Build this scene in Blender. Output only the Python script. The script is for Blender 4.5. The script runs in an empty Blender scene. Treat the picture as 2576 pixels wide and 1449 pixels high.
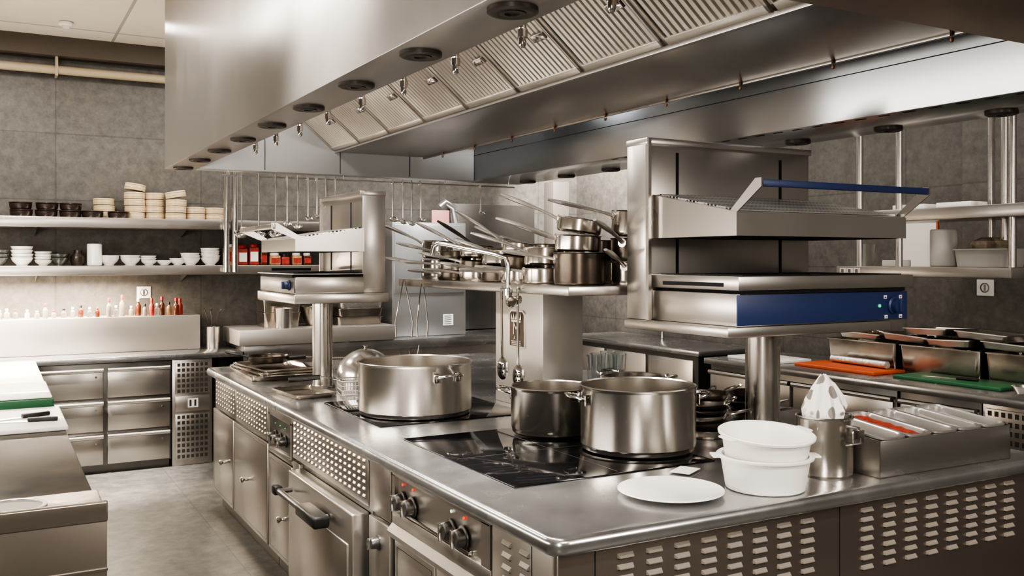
import bpy, bmesh, math, random
from mathutils import Vector, Matrix
random.seed(7)
COL=bpy.context.scene.collection
pi=math.pi
A=math.radians
# ---------------------------------------------------------------- materials
def nodes(name):
    m=bpy.data.materials.new(name); m.use_nodes=True
    nt=m.node_tree; b=nt.nodes['Principled BSDF']
    return m,nt,b
def mat(name,col,rough=.5,metal=0,var=.0,scale=8,rvar=0,bump=0,stretch=(1,1,1),emit=0,trans=0,coat=0,aniso=0,detail=6,spec=None):
    m,nt,b=nodes(name); L=nt.links
    b.inputs['Base Color'].default_value=(*col,1); b.inputs['Roughness'].default_value=rough
    b.inputs['Metallic'].default_value=metal
    if spec is not None: b.inputs['Specular IOR Level'].default_value=spec
    if coat: b.inputs['Coat Weight'].default_value=coat
    if trans: b.inputs['Transmission Weight'].default_value=trans
    if aniso:
        b.inputs['Anisotropic'].default_value=aniso; b.inputs['Anisotropic Rotation'].default_value=.25
        tg=nt.nodes.new('ShaderNodeTangent'); tg.direction_type='RADIAL'; tg.axis='Z'; L.new(tg.outputs[0],b.inputs['Tangent'])
    if emit:
        b.inputs['Emission Color'].default_value=(*col,1); b.inputs['Emission Strength'].default_value=emit
    if var or rvar or bump:
        tc=nt.nodes.new('ShaderNodeTexCoord'); mp=nt.nodes.new('ShaderNodeMapping')
        mp.inputs['Scale'].default_value=stretch
        L.new(tc.outputs['Object'],mp.inputs[0])
        n=nt.nodes.new('ShaderNodeTexNoise'); n.inputs['Scale'].default_value=scale; n.inputs['Detail'].default_value=detail
        n.inputs['Roughness'].default_value=.6
        L.new(mp.outputs[0],n.inputs['Vector'])
        if var:
            r=nt.nodes.new('ShaderNodeValToRGB'); r.color_ramp.elements[0].position=.3; r.color_ramp.elements[1].position=.72
            r.color_ramp.elements[0].color=(*[max(0,c*(1-var)) for c in col],1)
            r.color_ramp.elements[1].color=(*[min(1,c*(1+var)) for c in col],1)
            L.new(n.outputs['Fac'],r.inputs[0]); L.new(r.outputs[0],b.inputs['Base Color'])
        if rvar:
            mr=nt.nodes.new('ShaderNodeMapRange'); mr.inputs['From Min'].default_value=.3; mr.inputs['From Max'].default_value=.7
            mr.inputs['To Min'].default_value=max(.02,rough-rvar); mr.inputs['To Max'].default_value=min(1,rough+rvar)
            L.new(n.outputs['Fac'],mr.inputs['Value']); L.new(mr.outputs[0],b.inputs['Roughness'])
        if bump:
            bp=nt.nodes.new('ShaderNodeBump'); bp.inputs['Strength'].default_value=bump; bp.inputs['Distance'].default_value=.01
            L.new(n.outputs['Fac'],bp.inputs['Height']); L.new(bp.outputs[0],b.inputs['Normal'])
    return m
def tile_mat(name,axis,col,bw,bh,sx,sz,mort=.006,rough=.55,var=.35,mc=.5,ns=14):
    m,nt,b=nodes(name); L=nt.links
    g=nt.nodes.new('ShaderNodeNewGeometry'); sp=nt.nodes.new('ShaderNodeSeparateXYZ'); cb=nt.nodes.new('ShaderNodeCombineXYZ')
    L.new(g.outputs['Position'],sp.inputs[0])
    def add(o,v):
        a=nt.nodes.new('ShaderNodeMath'); a.operation='ADD'; a.inputs[1].default_value=v; L.new(o,a.inputs[0]); return a.outputs[0]
    P,Q={'x':('Y','Z'),'y':('X','Z'),'z':('X','Y')}[axis]
    L.new(add(sp.outputs[P],sx),cb.inputs[0]); L.new(add(sp.outputs[Q],sz),cb.inputs[1])
    br=nt.nodes.new('ShaderNodeTexBrick'); br.offset=0; br.squash=1
    br.inputs['Scale'].default_value=1; br.inputs['Mortar Size'].default_value=mort; br.inputs['Mortar Smooth'].default_value=.1
    br.inputs['Brick Width'].default_value=bw; br.inputs['Row Height'].default_value=bh
    br.inputs['Color1'].default_value=(1,1,1,1); br.inputs['Color2'].default_value=(.92,.92,.92,1); br.inputs['Mortar'].default_value=(mc,mc,mc,1)
    L.new(cb.outputs[0],br.inputs['Vector'])
    n=nt.nodes.new('ShaderNodeTexNoise'); n.inputs['Scale'].default_value=ns; n.inputs['Detail'].default_value=10; n.inputs['Roughness'].default_value=.75
    L.new(g.outputs['Position'],n.inputs['Vector'])
    r=nt.nodes.new('ShaderNodeValToRGB'); r.color_ramp.elements[0].position=.3; r.color_ramp.elements[1].position=.7
    r.color_ramp.elements[0].color=(*[c*(1-var) for c in col],1); r.color_ramp.elements[1].color=(*[c*(1+var) for c in col],1)
    L.new(n.outputs['Fac'],r.inputs[0])
    mx=nt.nodes.new('ShaderNodeMixRGB'); mx.blend_type='MULTIPLY'; mx.inputs[0].default_value=1
    L.new(r.outputs[0],mx.inputs[1]); L.new(br.outputs['Color'],mx.inputs[2]); L.new(mx.outputs[0],b.inputs['Base Color'])
    b.inputs['Roughness'].default_value=rough
    return m
def spots(name,scale,p0,p1,c0,c1,rnd=1,metal=0,rough=.4):
    m,nt,b=nodes(name); b.inputs['Metallic'].default_value=metal; b.inputs['Roughness'].default_value=rough
    tc=nt.nodes.new('ShaderNodeTexCoord'); v=nt.nodes.new('ShaderNodeTexVoronoi'); v.inputs['Scale'].default_value=scale; v.inputs['Randomness'].default_value=rnd
    r=nt.nodes.new('ShaderNodeValToRGB'); r.color_ramp.elements[0].position=p0; r.color_ramp.elements[1].position=p1
    r.color_ramp.elements[0].color=(*c0,1); r.color_ramp.elements[1].color=(*c1,1)
    nt.links.new(tc.outputs['Object'],v.inputs['Vector']); nt.links.new(v.outputs['Distance'],r.inputs[0]); nt.links.new(r.outputs[0],b.inputs['Base Color'])
    return m
STEEL=mat('brushed_steel',(.52,.49,.455),.29,.93,var=.05,scale=1.5,rvar=.02,detail=2)
STEELV=mat('brushed_steel_upright',(.54,.51,.475),.29,.92,var=.05,scale=1.5,rvar=.02,detail=2)
HOODM=mat('hood_steel',(.50,.48,.455),.31,.93,var=.05,scale=1.2,rvar=.02,detail=2)
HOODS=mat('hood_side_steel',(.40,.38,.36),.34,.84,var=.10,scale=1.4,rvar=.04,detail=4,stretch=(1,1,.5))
BAND=mat('hood_inner_steel',(.46,.47,.485),.21,.98,aniso=.8)
TOPM=mat('worktop_steel',(.46,.46,.46),.25,.9,var=.14,scale=4,rvar=.05,detail=4)
POTM=mat('pot_steel',(.60,.565,.515),.23,.97,var=.05,scale=2,rvar=.015,detail=1)
PANM=mat('pan_steel',(.50,.46,.41),.2,.97,var=.12,scale=5,rvar=.04,detail=2)
CHROME=mat('chrome',(.72,.70,.67),.12,1)
HANDLE=mat('handle_steel',(.66,.63,.59),.26,.85)
DARKST=mat('dark_steel',(.17,.165,.155),.35,.9,var=.1,scale=6)
BURNT=mat('burnt_iron',(.10,.083,.066),.30,.85,var=.25,scale=9)
BLACK=mat('black_plastic',(.014,.014,.014),.38)
DARK=mat('dark_void',(.006,.006,.006),.8)
GLASSB=mat('black_ceramic_glass',(.006,.006,.007),.05)
WHITE=mat('white_plastic',(.84,.82,.78),.35,coat=.1)
CERAM=mat('white_ceramic',(.84,.82,.79),.22,coat=.3)
BAMBOO=mat('bamboo',(.62,.50,.34),.55,var=.15,scale=30,stretch=(1,1,.1))
BROWN=mat('brown_stoneware',(.035,.022,.018),.3,coat=.4)
BLUE=mat('blue_enamel',(.026,.042,.125),.42)
ORANGE=mat('orange_board_plastic',(.55,.10,.025),.5)
GREEN=mat('green_board_plastic',(.025,.12,.05),.5)
RED=mat('red_plastic',(.45,.02,.012),.4)
SAUCE=mat('dark_sauce_glass',(.10,.025,.012),.15,coat=.5)
CLEAR=mat('clear_glass',(.85,.88,.88),.05,trans=.95)
TINT=mat('tinted_glass',(.42,.38,.32),.12,trans=.6)
FROST=mat('cloudy_plastic',(.60,.59,.55),.35,trans=.5)
STONE=mat('worn_stone_top',(.060,.050,.038),.45,0,var=.75,scale=3.5,rvar=.08,detail=9,spec=.25)
CEILM=tile_mat('ceiling_panel','z',(.66,.61,.54),1.2,1.2,.35,.6,mort=.012,rough=.8,var=.03)
WALLB=tile_mat('grey_wall_tile_back','y',(.120,.114,.104),1.12,.53,.67,.04,mc=.72)
WALLR=tile_mat('grey_wall_tile_side','x',(.115,.107,.097),1.12,.53,.25,.04,mc=.72)
PLAST=mat('dim_plaster',(.20,.19,.17),.8)
FLOORM=tile_mat('grey_floor_tile','z',(.115,.11,.10),1.2,1.2,.05,.1,mort=.004,rough=.42,var=.5,mc=.7,ns=10)
PERF=spots('perforated_steel',48,.30,.40,(.02,.02,.02),(.65,.63,.6),0,.9,.3)
CLOTH=spots('patterned_paper',17,.36,.40,(.22,.20,.18),(.82,.80,.78),.8,0,.7)
CHILI=mat('chili_flakes',(.35,.04,.015),.7,var=.6,scale=60,bump=1)
HERB=mat('pale_garnish',(.45,.40,.33),.6,var=.3,scale=50,bump=1)
FOOD=mat('browned_food',(.15,.075,.04),.6,var=.5,scale=40,bump=.8)
FOIL=mat('foil',(.8,.8,.78),.2,1,scale=40,bump=.8)
PAPER=mat('paper',(.8,.78,.74),.7)
GREENL=mat('green_lamp',(.05,.7,.25),.4,emit=.5)
REDL=mat('red_lamp',(.9,.08,.03),.4,emit=.5)
WLAMP=mat('white_lamp',(.7,.8,.7),.4,emit=.5)
LABELR=mat('red_label',(.32,.04,.03),.5,var=.4,scale=30)
LABELY=mat('amber_label',(.36,.20,.09),.5,var=.5,scale=30)
PALE=mat('pale_steel',(.60,.60,.60),.30,.85,var=.04,scale=2,detail=1)
# ---------------------------------------------------------------- mesh builder
class G:
    def __init__(s): s.bm=bmesh.new(); s.mi=0
    def _done(s,faces):
        for f in faces: f.material_index=s.mi
    def box(s,x0,x1,y0,y1,z0,z1,b=0,seg=2,m=None):
        r=bmesh.ops.create_cube(s.bm,size=1)
        vs=r['verts']
        for v in vs: v.co=Vector(((x0+x1)/2+v.co.x*(x1-x0),(y0+y1)/2+v.co.y*(y1-y0),(z0+z1)/2+v.co.z*(z1-z0)))
        fs={f for v in vs for f in v.link_faces}
        if b>0:
            es=list({e for v in vs for e in v.link_edges})
            rr=bmesh.ops.bevel(s.bm,geom=es,offset=b,segments=seg,profile=.5,affect='EDGES')
            vs=list({v for v in rr['verts']}|{v for v in vs if v.is_valid})
            fs={f for v in vs for f in v.link_faces}
        s._done(fs)
        if m is not None:
            for v in {v for f in fs for v in f.verts}: v.co=m@v.co
        return s
    def lathe(s,prof,c=(0,0,0),n=32,m=None,axis=None):
        c=Vector(c); M=Matrix.Identity(3)
        if axis is not None: M=Vector((0,0,1)).rotation_difference(Vector(axis)).to_matrix()
        rings=[]
        for r,z in prof:
            if r<1e-6: rings.append([s.bm.verts.new(c+M@Vector((0,0,z)))])
            else: rings.append([s.bm.verts.new(c+M@Vector((r*math.cos(2*pi*i/n),r*math.sin(2*pi*i/n),z))) for i in range(n)])
        fs=[]
        for a,b_ in zip(rings,rings[1:]):
            for i in range(n):
                j=(i+1)%n
                if len(a)==1 and len(b_)==1: continue
                if len(a)==1: f=(a[0],b_[j],b_[i])
                elif len(b_)==1: f=(a[i],a[j],b_[0])
                else: f=(a[i],a[j],b_[j],b_[i])
                fs.append(s.bm.faces.new(f))
        s._done(fs)
        if m is not None:
            for v in {v for f in fs for v in f.verts}: v.co=m@v.co
        return s
    def cyl(s,c,r,h,axis=None,n=24,b=0):
        if b: return s.lathe([(0,0),(r-b,0),(r,b),(r,h-b),(r-b,h),(0,h)],c,n,axis=axis)
        return s.lathe([(0,0),(r,0),(r,h),(0,h)],c,n,axis=axis)
    def tube(s,pts,r,n=8,flat=1):
        pts=[Vector(p) for p in pts]; k=len(pts)
        rs=r if isinstance(r,(list,tuple)) else [r]*k
        up=None; rings=[]
        for i,p in enumerate(pts):
            t=((pts[min(i+1,k-1)]-p).normalized()+(p-pts[max(i-1,0)]).normalized()).normalized()
            if up is None:
                up=Vector((0,0,1)) if abs(t.z)<.9 else Vector((1,0,0))
            up=(up-t*up.dot(t)).normalized(); sd=t.cross(up)
            rings.append([s.bm.verts.new(p+(sd*math.cos(2*pi*j/n)+up*math.sin(2*pi*j/n)*flat)*rs[i]) for j in range(n)])
        fs=[]
        for a,b_ in zip(rings,rings[1:]):
            for j in range(n): fs.append(s.bm.faces.new((a[j],a[(j+1)%n],b_[(j+1)%n],b_[j])))
        fs.append(s.bm.faces.new(rings[0][::-1])); fs.append(s.bm.faces.new(rings[-1]))
        s._done(fs); return s
    def prism(s,poly,axis,a,b_):
        def P(p,t):
            return {'x':(t,p[0],p[1]),'y':(p[0],t,p[1]),'z':(p[0],p[1],t)}[axis]
        A_=[s.bm.verts.new(P(p,a)) for p in poly]; B=[s.bm.verts.new(P(p,b_)) for p in poly]; n=len(poly)
        fs=[s.bm.faces.new(A_[::-1]),s.bm.faces.new(B)]
        for i in range(n): fs.append(s.bm.faces.new((A_[i],A_[(i+1)%n],B[(i+1)%n],B[i])))
        s._done(fs); return s
    def louvre(s,x,y,z,w,h,p):
        v=[s.bm.verts.new(q) for q in ((x-w/2,y,z+h),(x+w/2,y,z+h),(x-w/2*.86,y-p,z+.25*h),(x+w/2*.86,y-p,z+.25*h),(x-w/2*.86,y-p*.9,z),(x+w/2*.86,y-p*.9,z),(x-w/2,y,z),(x+w/2,y,z))]
        m0=s.mi
        fs=[s.bm.faces.new(q) for q in ((v[0],v[2],v[3],v[1]),(v[2],v[4],v[5],v[3]),(v[0],v[6],v[4],v[2]),(v[1],v[3],v[5],v[7]))]
        s._done(fs); s.mi=1; s._done([s.bm.faces.new((v[4],v[6],v[7],v[5]))])
        q=[s.bm.verts.new(t) for t in ((x-w/2*.8,y-.0008,z),(x+w/2*.8,y-.0008,z),(x+w/2*.8,y-.0008,z-h*.35),(x-w/2*.8,y-.0008,z-h*.35))]
        s._done([s.bm.faces.new(q)]); s.mi=m0
    def obj(s,name,mats,parent=None,loc=(0,0,0),rot=(0,0,0),ang=35,label=None):
        if not isinstance(mats,(list,tuple)): mats=[mats]
        bmesh.ops.recalc_face_normals(s.bm,faces=s.bm.faces[:])
        me=bpy.data.meshes.new(name); s.bm.to_mesh(me); s.bm.free()
        for m in mats: me.materials.append(m)
        me.polygons.foreach_set('use_smooth',[True]*len(me.polygons))
        try: me.set_sharp_from_angle(angle=math.radians(ang))
        except Exception: pass
        o=bpy.data.objects.new(name,me); COL.objects.link(o)
        o.location=loc; o.rotation_euler=rot
        if parent: o.parent=parent
        if label: o['label']=label
        return o
def tag(o,label,cat,group=None,kind=None):
    o['label']=label; o['category']=cat
    if group: o['group']=group
    if kind: o['kind']=kind
    return o
def thing(name,label,cat,loc=(0,0,0),rz=0,group=None,rot=None):
    e=bpy.data.objects.new(name,None); e.empty_display_size=.05; COL.objects.link(e)
    e.location=loc; e.rotation_euler=rot if rot else (0,0,rz)
    return tag(e,label,cat,group)
def struct(g,name,m):
    o=g.obj(name,m); o['kind']='structure'; return o
# ---------------------------------------------------------------- room
struct(G().box(-1.6,5.8,-1.8,8.5,-.1,0),'floor',FLOORM)
struct(G().box(-1.6,5.8,-1.8,8.5,3.35,3.45),'ceiling',CEILM)
struct(G().box(-1.6,5.8,8.3,8.45,0,3.35),'wall_back',WALLB)
struct(G().box(5.4,5.55,3.76,8.3,0,3.35),'wall_right',WALLR)
struct(G().box(5.33,5.55,-1.8,3.76,0,3.35),'wall_right_front',WALLR)
struct(G().box(-1.6,-1.45,-1.8,8.3,0,3.35),'wall_left',PLAST)
struct(G().box(-1.45,5.33,-1.8,-1.65,0,3.35),'wall_front',PLAST)
struct(G().box(5.0,5.19,8.12,8.3,0,2.4,.004),'trim_1',mat('painted_pillar',(.16,.145,.13),.5))
struct(G().box(-1.45,5.4,8.12,8.3,3.2,3.35),'shade_strip',mat('painted_shade',(.09,.075,.06),.7))  # dark strip standing in for the shadow between pipe and ceiling
g=G(); g.tube([(-1.4,8.2,3.1),(5.3,8.2,3.1)],.035,16)
for x in (-.6,.45,1.5,2.6): g.box(x-.01,x+.01,8.16,8.3,3.05,3.2)
tag(g.obj('ceiling_pipe',mat('cream_pipe',(.38,.32,.22),.5)),'cream painted pipe running along the tiled wall','pipe')
g=G(); g.cyl((.48,7.6,3.32),.05,.03,b=.008); g.cyl((.48,7.6,3.305),.025,.02)
tag(g.obj('smoke_detector',WHITE),'small round white detector on the ceiling','smoke detector')
# ---------------------------------------------------------------- extractor hood
hood=thing('extractor_hood','large brushed steel extractor hood over the cooking island','extractor hood')
Z0,Z1=2.2,3.34
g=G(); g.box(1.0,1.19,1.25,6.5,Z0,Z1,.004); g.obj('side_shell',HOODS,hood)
g=G(); g.box(3.21,3.68,1.25,6.5,Z0,Z1,.003)
g.mi=1
y=1.9
while y<4.6:
    g.box(3.235,3.25,y,y+.05,Z0-.0015,Z0+.01); y+=.12
g.box(3.2085,3.211,1.58,6.36,2.392,2.396)
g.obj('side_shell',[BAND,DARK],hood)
g=G(); g.box(1.19,3.21,6.36,6.5,Z0,Z1,.003)
g.mi=1
for x in (1.62,2.15,2.68): g.box(x,x+.004,6.357,6.361,Z0+.01,Z1)
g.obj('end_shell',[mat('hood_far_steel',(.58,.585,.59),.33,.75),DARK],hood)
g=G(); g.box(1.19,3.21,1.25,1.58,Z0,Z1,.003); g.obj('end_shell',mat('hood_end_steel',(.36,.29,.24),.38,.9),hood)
g=G(); g.box(2.12,2.80,1.58,6.36,2.357,2.45,.006)
g.box(2.11,2.13,1.58,6.36,2.35,2.39,.003); g.box(2.785,2.80,1.58,6.36,2.345,2.36,.002)
g.obj('grease_gutter',HOODM,hood)
g=G(); g.box(1.19,3.235,1.58,6.36,3.0,3.03); g.obj('top_panel',STEEL,hood)
lo=Vector((2.11,0,2.372)); up=Vector((1.42,0,2.372+.69*.84)); vd=(up-lo); Ls=vd.length; vd.normalize()
nd=Vector((vd.z,0,-vd.x))
if nd.z>0: nd=-nd
FILT=mat('filter_steel',(.60,.56,.51),.32,.8,var=.05,scale=3,detail=1)
g=G(); W=.520
g.mi=1; g.box(.012,W-.012,.02,Ls-.02,-.02,-.008); g.mi=0
g.box(.003,.018,0,Ls,-.02,.012,.002); g.box(W-.018,W-.003,0,Ls,-.02,.012,.002)
g.box(.003,W-.003,0,.03,-.02,.012,.002); g.box(.003,W-.003,Ls-.03,Ls,-.02,.012,.002)
nr=14
for i in range(nr):
    cx=.020+(W-.040)*(i+.5)/nr; w=(W-.040)/nr*.80
    g.prism([(cx-w/2,-.010),(cx-w*.38,.004),(cx,.010),(cx+w*.38,.004),(cx+w/2,-.010)],'y',.028,Ls-.028)
f0=g.obj('grease_filter',[FILT,DARK],hood)
hg=G(); hg.box(.40,.49,.20,.235,.014,.020,.002); hg.box(.40,.41,.2,.23,0,.016); hg.box(.48,.49,.2,.23,0,.016)
h0=hg.obj('filter_handle',CHROME,f0)
ys=[1.60+.528*k for k in range(9)]
def place_filter(o,y):
    R=Matrix(((0,vd.x,nd.x),(-1,vd.y,nd.y),(0,vd.z,nd.z)))
    if R.determinant()<0: R=Matrix(((0,vd.x,nd.x),(1,vd.y,nd.y),(0,vd.z,nd.z))); yy=y
    else: yy=y+W
    o.rotation_euler=R.to_euler(); o.location=(lo.x,yy,lo.z)
place_filter(f0,ys[0])
for y in ys[1:]:
    c=f0.copy(); COL.objects.link(c); h=h0.copy(); COL.objects.link(h); h.parent=c; place_filter(c,y)
g=G(); g.lathe([(0,0),(.02,0),(.02,-.004),(.032,-.004),(.032,-.001),(.045,-.004),(.055,-.004),(.062,.0),(.062,.012),(0,.012)],n=32)
r0=g.obj('round_grille',mat('grille_brown',(.05,.04,.035),.45),hood,loc=(1.087,1.95,2.19))
for k in range(1,9):
    c=r0.copy(); COL.objects.link(c); c.location=(1.087,1.95+.547*k,2.19)
for k in range(0,9):
    c=r0.copy(); COL.objects.link(c); c.location=(3.575,1.80+.547*k,2.19)
g=G(); g.tube([(0,0,.55),(0,0,.06)],.008,8); g.lathe([(0,0),(.007,0),(.012,.008),(.012,.03),(.016,.03),(.016,.055),(.012,.06),(.012,.085),(0,.085)],n=12)
n0=g.obj('spray_nozzle',[CHROME],hood,loc=(1.4,2.45-.465,2.24))
for k in range(1,9):
    c=n0.copy(); COL.objects.link(c); c.location=(1.4,1.985+.465*k,2.24)
g=G(); g.tube([(0,0,.05),(0,0,.02)],.006,8); g.lathe([(0,0),(.005,0),(.007,.004),(.007,.014),(0,.014)],n=12)
n1=g.obj('spray_nozzle',mat('copper',(.22,.12,.08),.35,1),hood,loc=(2.78,2.0,2.322))
for k in range(1,9):
    c=n1.copy(); COL.objects.link(c); c.location=(2.78,2.0+.5*k,2.322)
# ---------------------------------------------------------------- island
g=G(); g.box(1.22,3.32,1.98,6.30,.852,.9)
vert=[e for e in g.bm.edges if abs(e.verts[0].co.z-e.verts[1].co.z)>.01]
bmesh.ops.bevel(g.bm,geom=vert,offset=.05,segments=6,profile=.5,affect='EDGES')
hor=[e for e in g.bm.edges if abs(e.verts[0].co.z-e.verts[1].co.z)<.001 and len(e.link_faces)==2 and any(abs(f.normal.z)>.9 for f in e.link_faces) and not all(abs(f.normal.z)>.9 for f in e.link_faces)]
bmesh.ops.bevel(g.bm,geom=hor,offset=.018,segments=4,profile=.5,affect='EDGES')
tag(g.obj('worktop',TOPM,ang=60),'brushed steel island worktop with rolled edge','worktop')
FX=1.262
def unit(name,label,yf,yn,cat='cabinet',depth=.9):
    e=thing(name,label,cat,(FX,yf,0),-pi/2)
    w=yf-yn
    g=G(); g.box(.001,w-.001,.02,depth,.1,.85,.002); g.mi=1; g.box(.001,w-.001,.06,depth,0,.1)
    g.obj('body',[DARKST,DARKST],e)
    return e,w
def knob_pull(par,x,y,z):
    g=G(); g.lathe([(.009,0),(.009,.012),(.006,.02),(.011,.028),(.016,.033),(.016,.04),(.010,.046),(0,.047)],(x,y,z),16,axis=(0,-1,0))
    g.obj('knob',CHROME,par)
def door(par,x0,x1,z0,z1,y=.0,knob=None,nm='door'):
    g=G(); g.box(x0,x1,y,y+.02,z0,z1,.004)
    g.mi=1; t=.0025; q=.02
    for a,b_,c,d in ((x0+q,x1-q,z0+q,z0+q+t),(x0+q,x1-q,z1-q-t,z1-q),(x0+q,x0+q+t,z0+q,z1-q),(x1-q-t,x1-q,z0+q,z1-q)): g.box(a,b_,y-.0006,y+.001,c,d)
    o=g.obj(nm,[STEELV,DARKST],par)
    if knob: knob_pull(o,knob[0],y,knob[1])
    return o
def vents(par,x0,x1,z0,z1,cols,rows,w,h=.010,p=.004,y=0):
    g=G(); g.box(x0,x1,y,y+.02,z0,z1,.002)
    for i in range(cols):
        cx=x0+.01+(x1-x0-.02)*(i+.5)/cols
        for j in range(rows):
            cz=z0+.02+(z1-z0-.03)*(j+.3)/rows
            g.louvre(cx,y,cz,w,h,p)
    return g.obj('vent_panel',[STEEL,DARK],par)
def knob_ctl(par,x,y,z,r=.028):
    g=G(); g.lathe([(r*1.25,0),(r*1.25,.004),(r,.006),(r*.92,.028),(r*.8,.032),(0,.033)],(x,y,z),24,axis=(0,-1,0))
    g.mi=1; g.box(x-.004,x+.004,y-.045,y-.02,z-r*.95,z+r*.95,.002)
    g.obj('control_knob',[DARKST,CHROME],par)
def lamp(par,x,y,z,m,r=.006):
    g=G(); g.cyl((x,y,z),r,.004,axis=(0,-1,0),n=10); g.obj('indicator_light',m,par)
e,w=unit('door_cabinet','steel island cabinet with two doors and vented top',6.27,4.89)
vents(e,.08,.64,.655,.845,9,6,.028); vents(e,.66,w-.01,.655,.845,12,6,.028)
door(e,.01,.575,.11,.64,knob=(.40,.36)); door(e,.595,w-.01,.11,.64,knob=(.96,.37))
e,w=unit('door_cabinet','narrow steel island cabinet with recessed knobs above a door',4.88,4.44)
g=G(); g.box(.005,w-.005,.0,.02,.80,.845,.002); g.box(.005,w-.005,.0,.02,.61,.635,.002); g.box(.005,.03,0,.02,.63,.81); g.box(w-.03,w-.005,0,.02,.63,.81)
g.mi=1; g.box(.03,w-.03,.015,.021,.635,.80)
g.obj('control_panel',[STEEL,DARKST],e)
for x in (.10,.19,.28): knob_ctl(e,x,.012,.70,.024); lamp(e,x,.013,.765,GREENL,.0025)
door(e,.01,w-.01,.11,.60,knob=(.33,.33))
e,w=unit('oven_cabinet','steel oven cabinet with vented top and drop-down door',4.43,3.40)
vents(e,.005,w-.005,.655,.848,18,6,.028,h=.011,p=.0045)
g=G(); g.box(.12,1.0,-.055,.018,.10,.625,.008,3); g.box(.16,.96,-.062,-.05,.14,.50,.004)
d=g.obj('oven_door',STEELV,e)
g=G(); g.tube([(.20,-.06,.55),(.20,-.12,.55)],.012,8); g.tube([(.72,-.06,.55),(.72,-.12,.55)],.012,8)
g.tube([(.16,-.12,.55),(.60,-.12,.55)],.015,12); g.mi=1; g.box(.54,.80,-.145,-.075,.525,.575,.012,3); g.box(.14,.20,-.14,-.10,.53,.57,.008)
g.obj('handle',[DARKST,BLACK],d)
g=G(); g.box(.004,.11,.0,.02,.10,.64,.002); g.obj('side_panel',STEEL,e)
e,w=unit('control_cabinet','narrow steel island cabinet with a lower knob',3.39,3.17)
g=G(); g.box(.005,w-.005,0,.02,.65,.848,.002); g.box(.005,w-.005,-.004,.02,.11,.63,.004); g.obj('front_panel',STEEL,e)
knob_ctl(e,.11,-.004,.55,.022)
e,w=unit('control_cabinet','wide steel island cabinet with cooker knobs above two doors',3.16,2.395)
g=G(); g.box(.004,w-.004,0,.02,.825,.848,.002); g.box(.004,w-.004,0,.02,.655,.70,.002); g.box(.004,.03,0,.02,.70,.83); g.box(w-.06,w-.004,0,.02,.70,.83); g.box(.03,w-.06,.014,.021,.70,.83)
g.prism([(0,.655),(-.02,.63),(-.02,.615),(.02,.615),(.02,.655)],'x',.004,w-.004)
g.obj('control_panel',[STEEL],e)
for x in (.08,.17,.48,.57): knob_ctl(e,x,.008,.745,.03)
lamp(e,.08,.012,.805,REDL,.005); lamp(e,.48,.012,.805,WLAMP,.005); lamp(e,.17,.012,.805,REDL,.005); lamp(e,.57,.012,.805,REDL,.005)
g=G(); g.box(.05,.62,.0,.014,.705,.716,.002); g.obj('trim',CHROME,e)
door(e,.03,.37,.11,.60); door(e,.385,w-.03,.11,.60)
e=thing('vented_cabinet','steel island end cabinet with rows of vent slots','cabinet')
g=G(); g.box(1.285,3.28,2.06,2.385,.1,.85,.002); g.mi=1; g.box(1.33,3.24,2.10,2.385,0,.1); g.obj('body',[STEEL,DARKST],e)
g=G(); g.box(1.262,3.30,2.035,2.06,.1,.85,.012,3)
g.mi=2
for x0,x1 in ((1.43,2.20),(2.36,3.19)):
    n=8
    for i in range(n):
        for j in range(7): g.louvre(x0+(x1-x0)*(i+.5)/n,2.035,.808-j*.030,.052,.012,.011)
g.mi=1; g.box(2.29,2.293,2.034,2.037,.1,.85); g.box(1.38,1.383,2.034,2.037,.1,.85)
g.obj('end_panel',[mat('end_panel_steel',(.36,.315,.28),.26,.92,var=.06,scale=2,detail=2),DARK,mat('vent_lip_steel',(.62,.56,.50),.38,.7)],e)
h=G(); h.box(0,.33,0,.02,.1,.85,.002)
for i in range(2):
    for j in range(8): h.louvre(.09+i*.10,0,.80-j*.034,.05,.014,.008)
h.mi=1; h.box(.225,.228,-.001,.002,.1,.85)
h.obj('vent_panel',[STEEL,DARK],e,loc=(FX,2.385,0),rot=(0,0,-pi/2))
tag(G().box(2.2,3.28,2.39,6.27,0,.851,.003).obj('island_base',STEEL),'steel base carrying the far side of the island','cabinet')
MARK=mat('hob_marking',(.05,.05,.05),.4)
def hob(x0,x1,y0,y1,label):
    e=thing('induction_hob',label,'hob',((x0+x1)/2,(y0+y1)/2,.9),group='black glass hobs')
    a,b_=(x1-x0)/2,(y1-y0)/2
    G().box(-a,a,-b_,b_,0,.005,.002).obj('glass_plate',GLASSB,e)
    g=G(); g.box(-a+.02,a-.02,-.0012,.0012,.0048,.0054); g.box(-.0012,.0012,-b_+.02,b_-.02,.0048,.0053)
    g.obj('zone_marking',MARK,e)
hob(1.40,2.20,2.50,3.39,'large black glass induction hob set into the worktop')
hob(1.42,2.14,3.68,4.44,'black glass hob under the widest pot')
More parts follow.
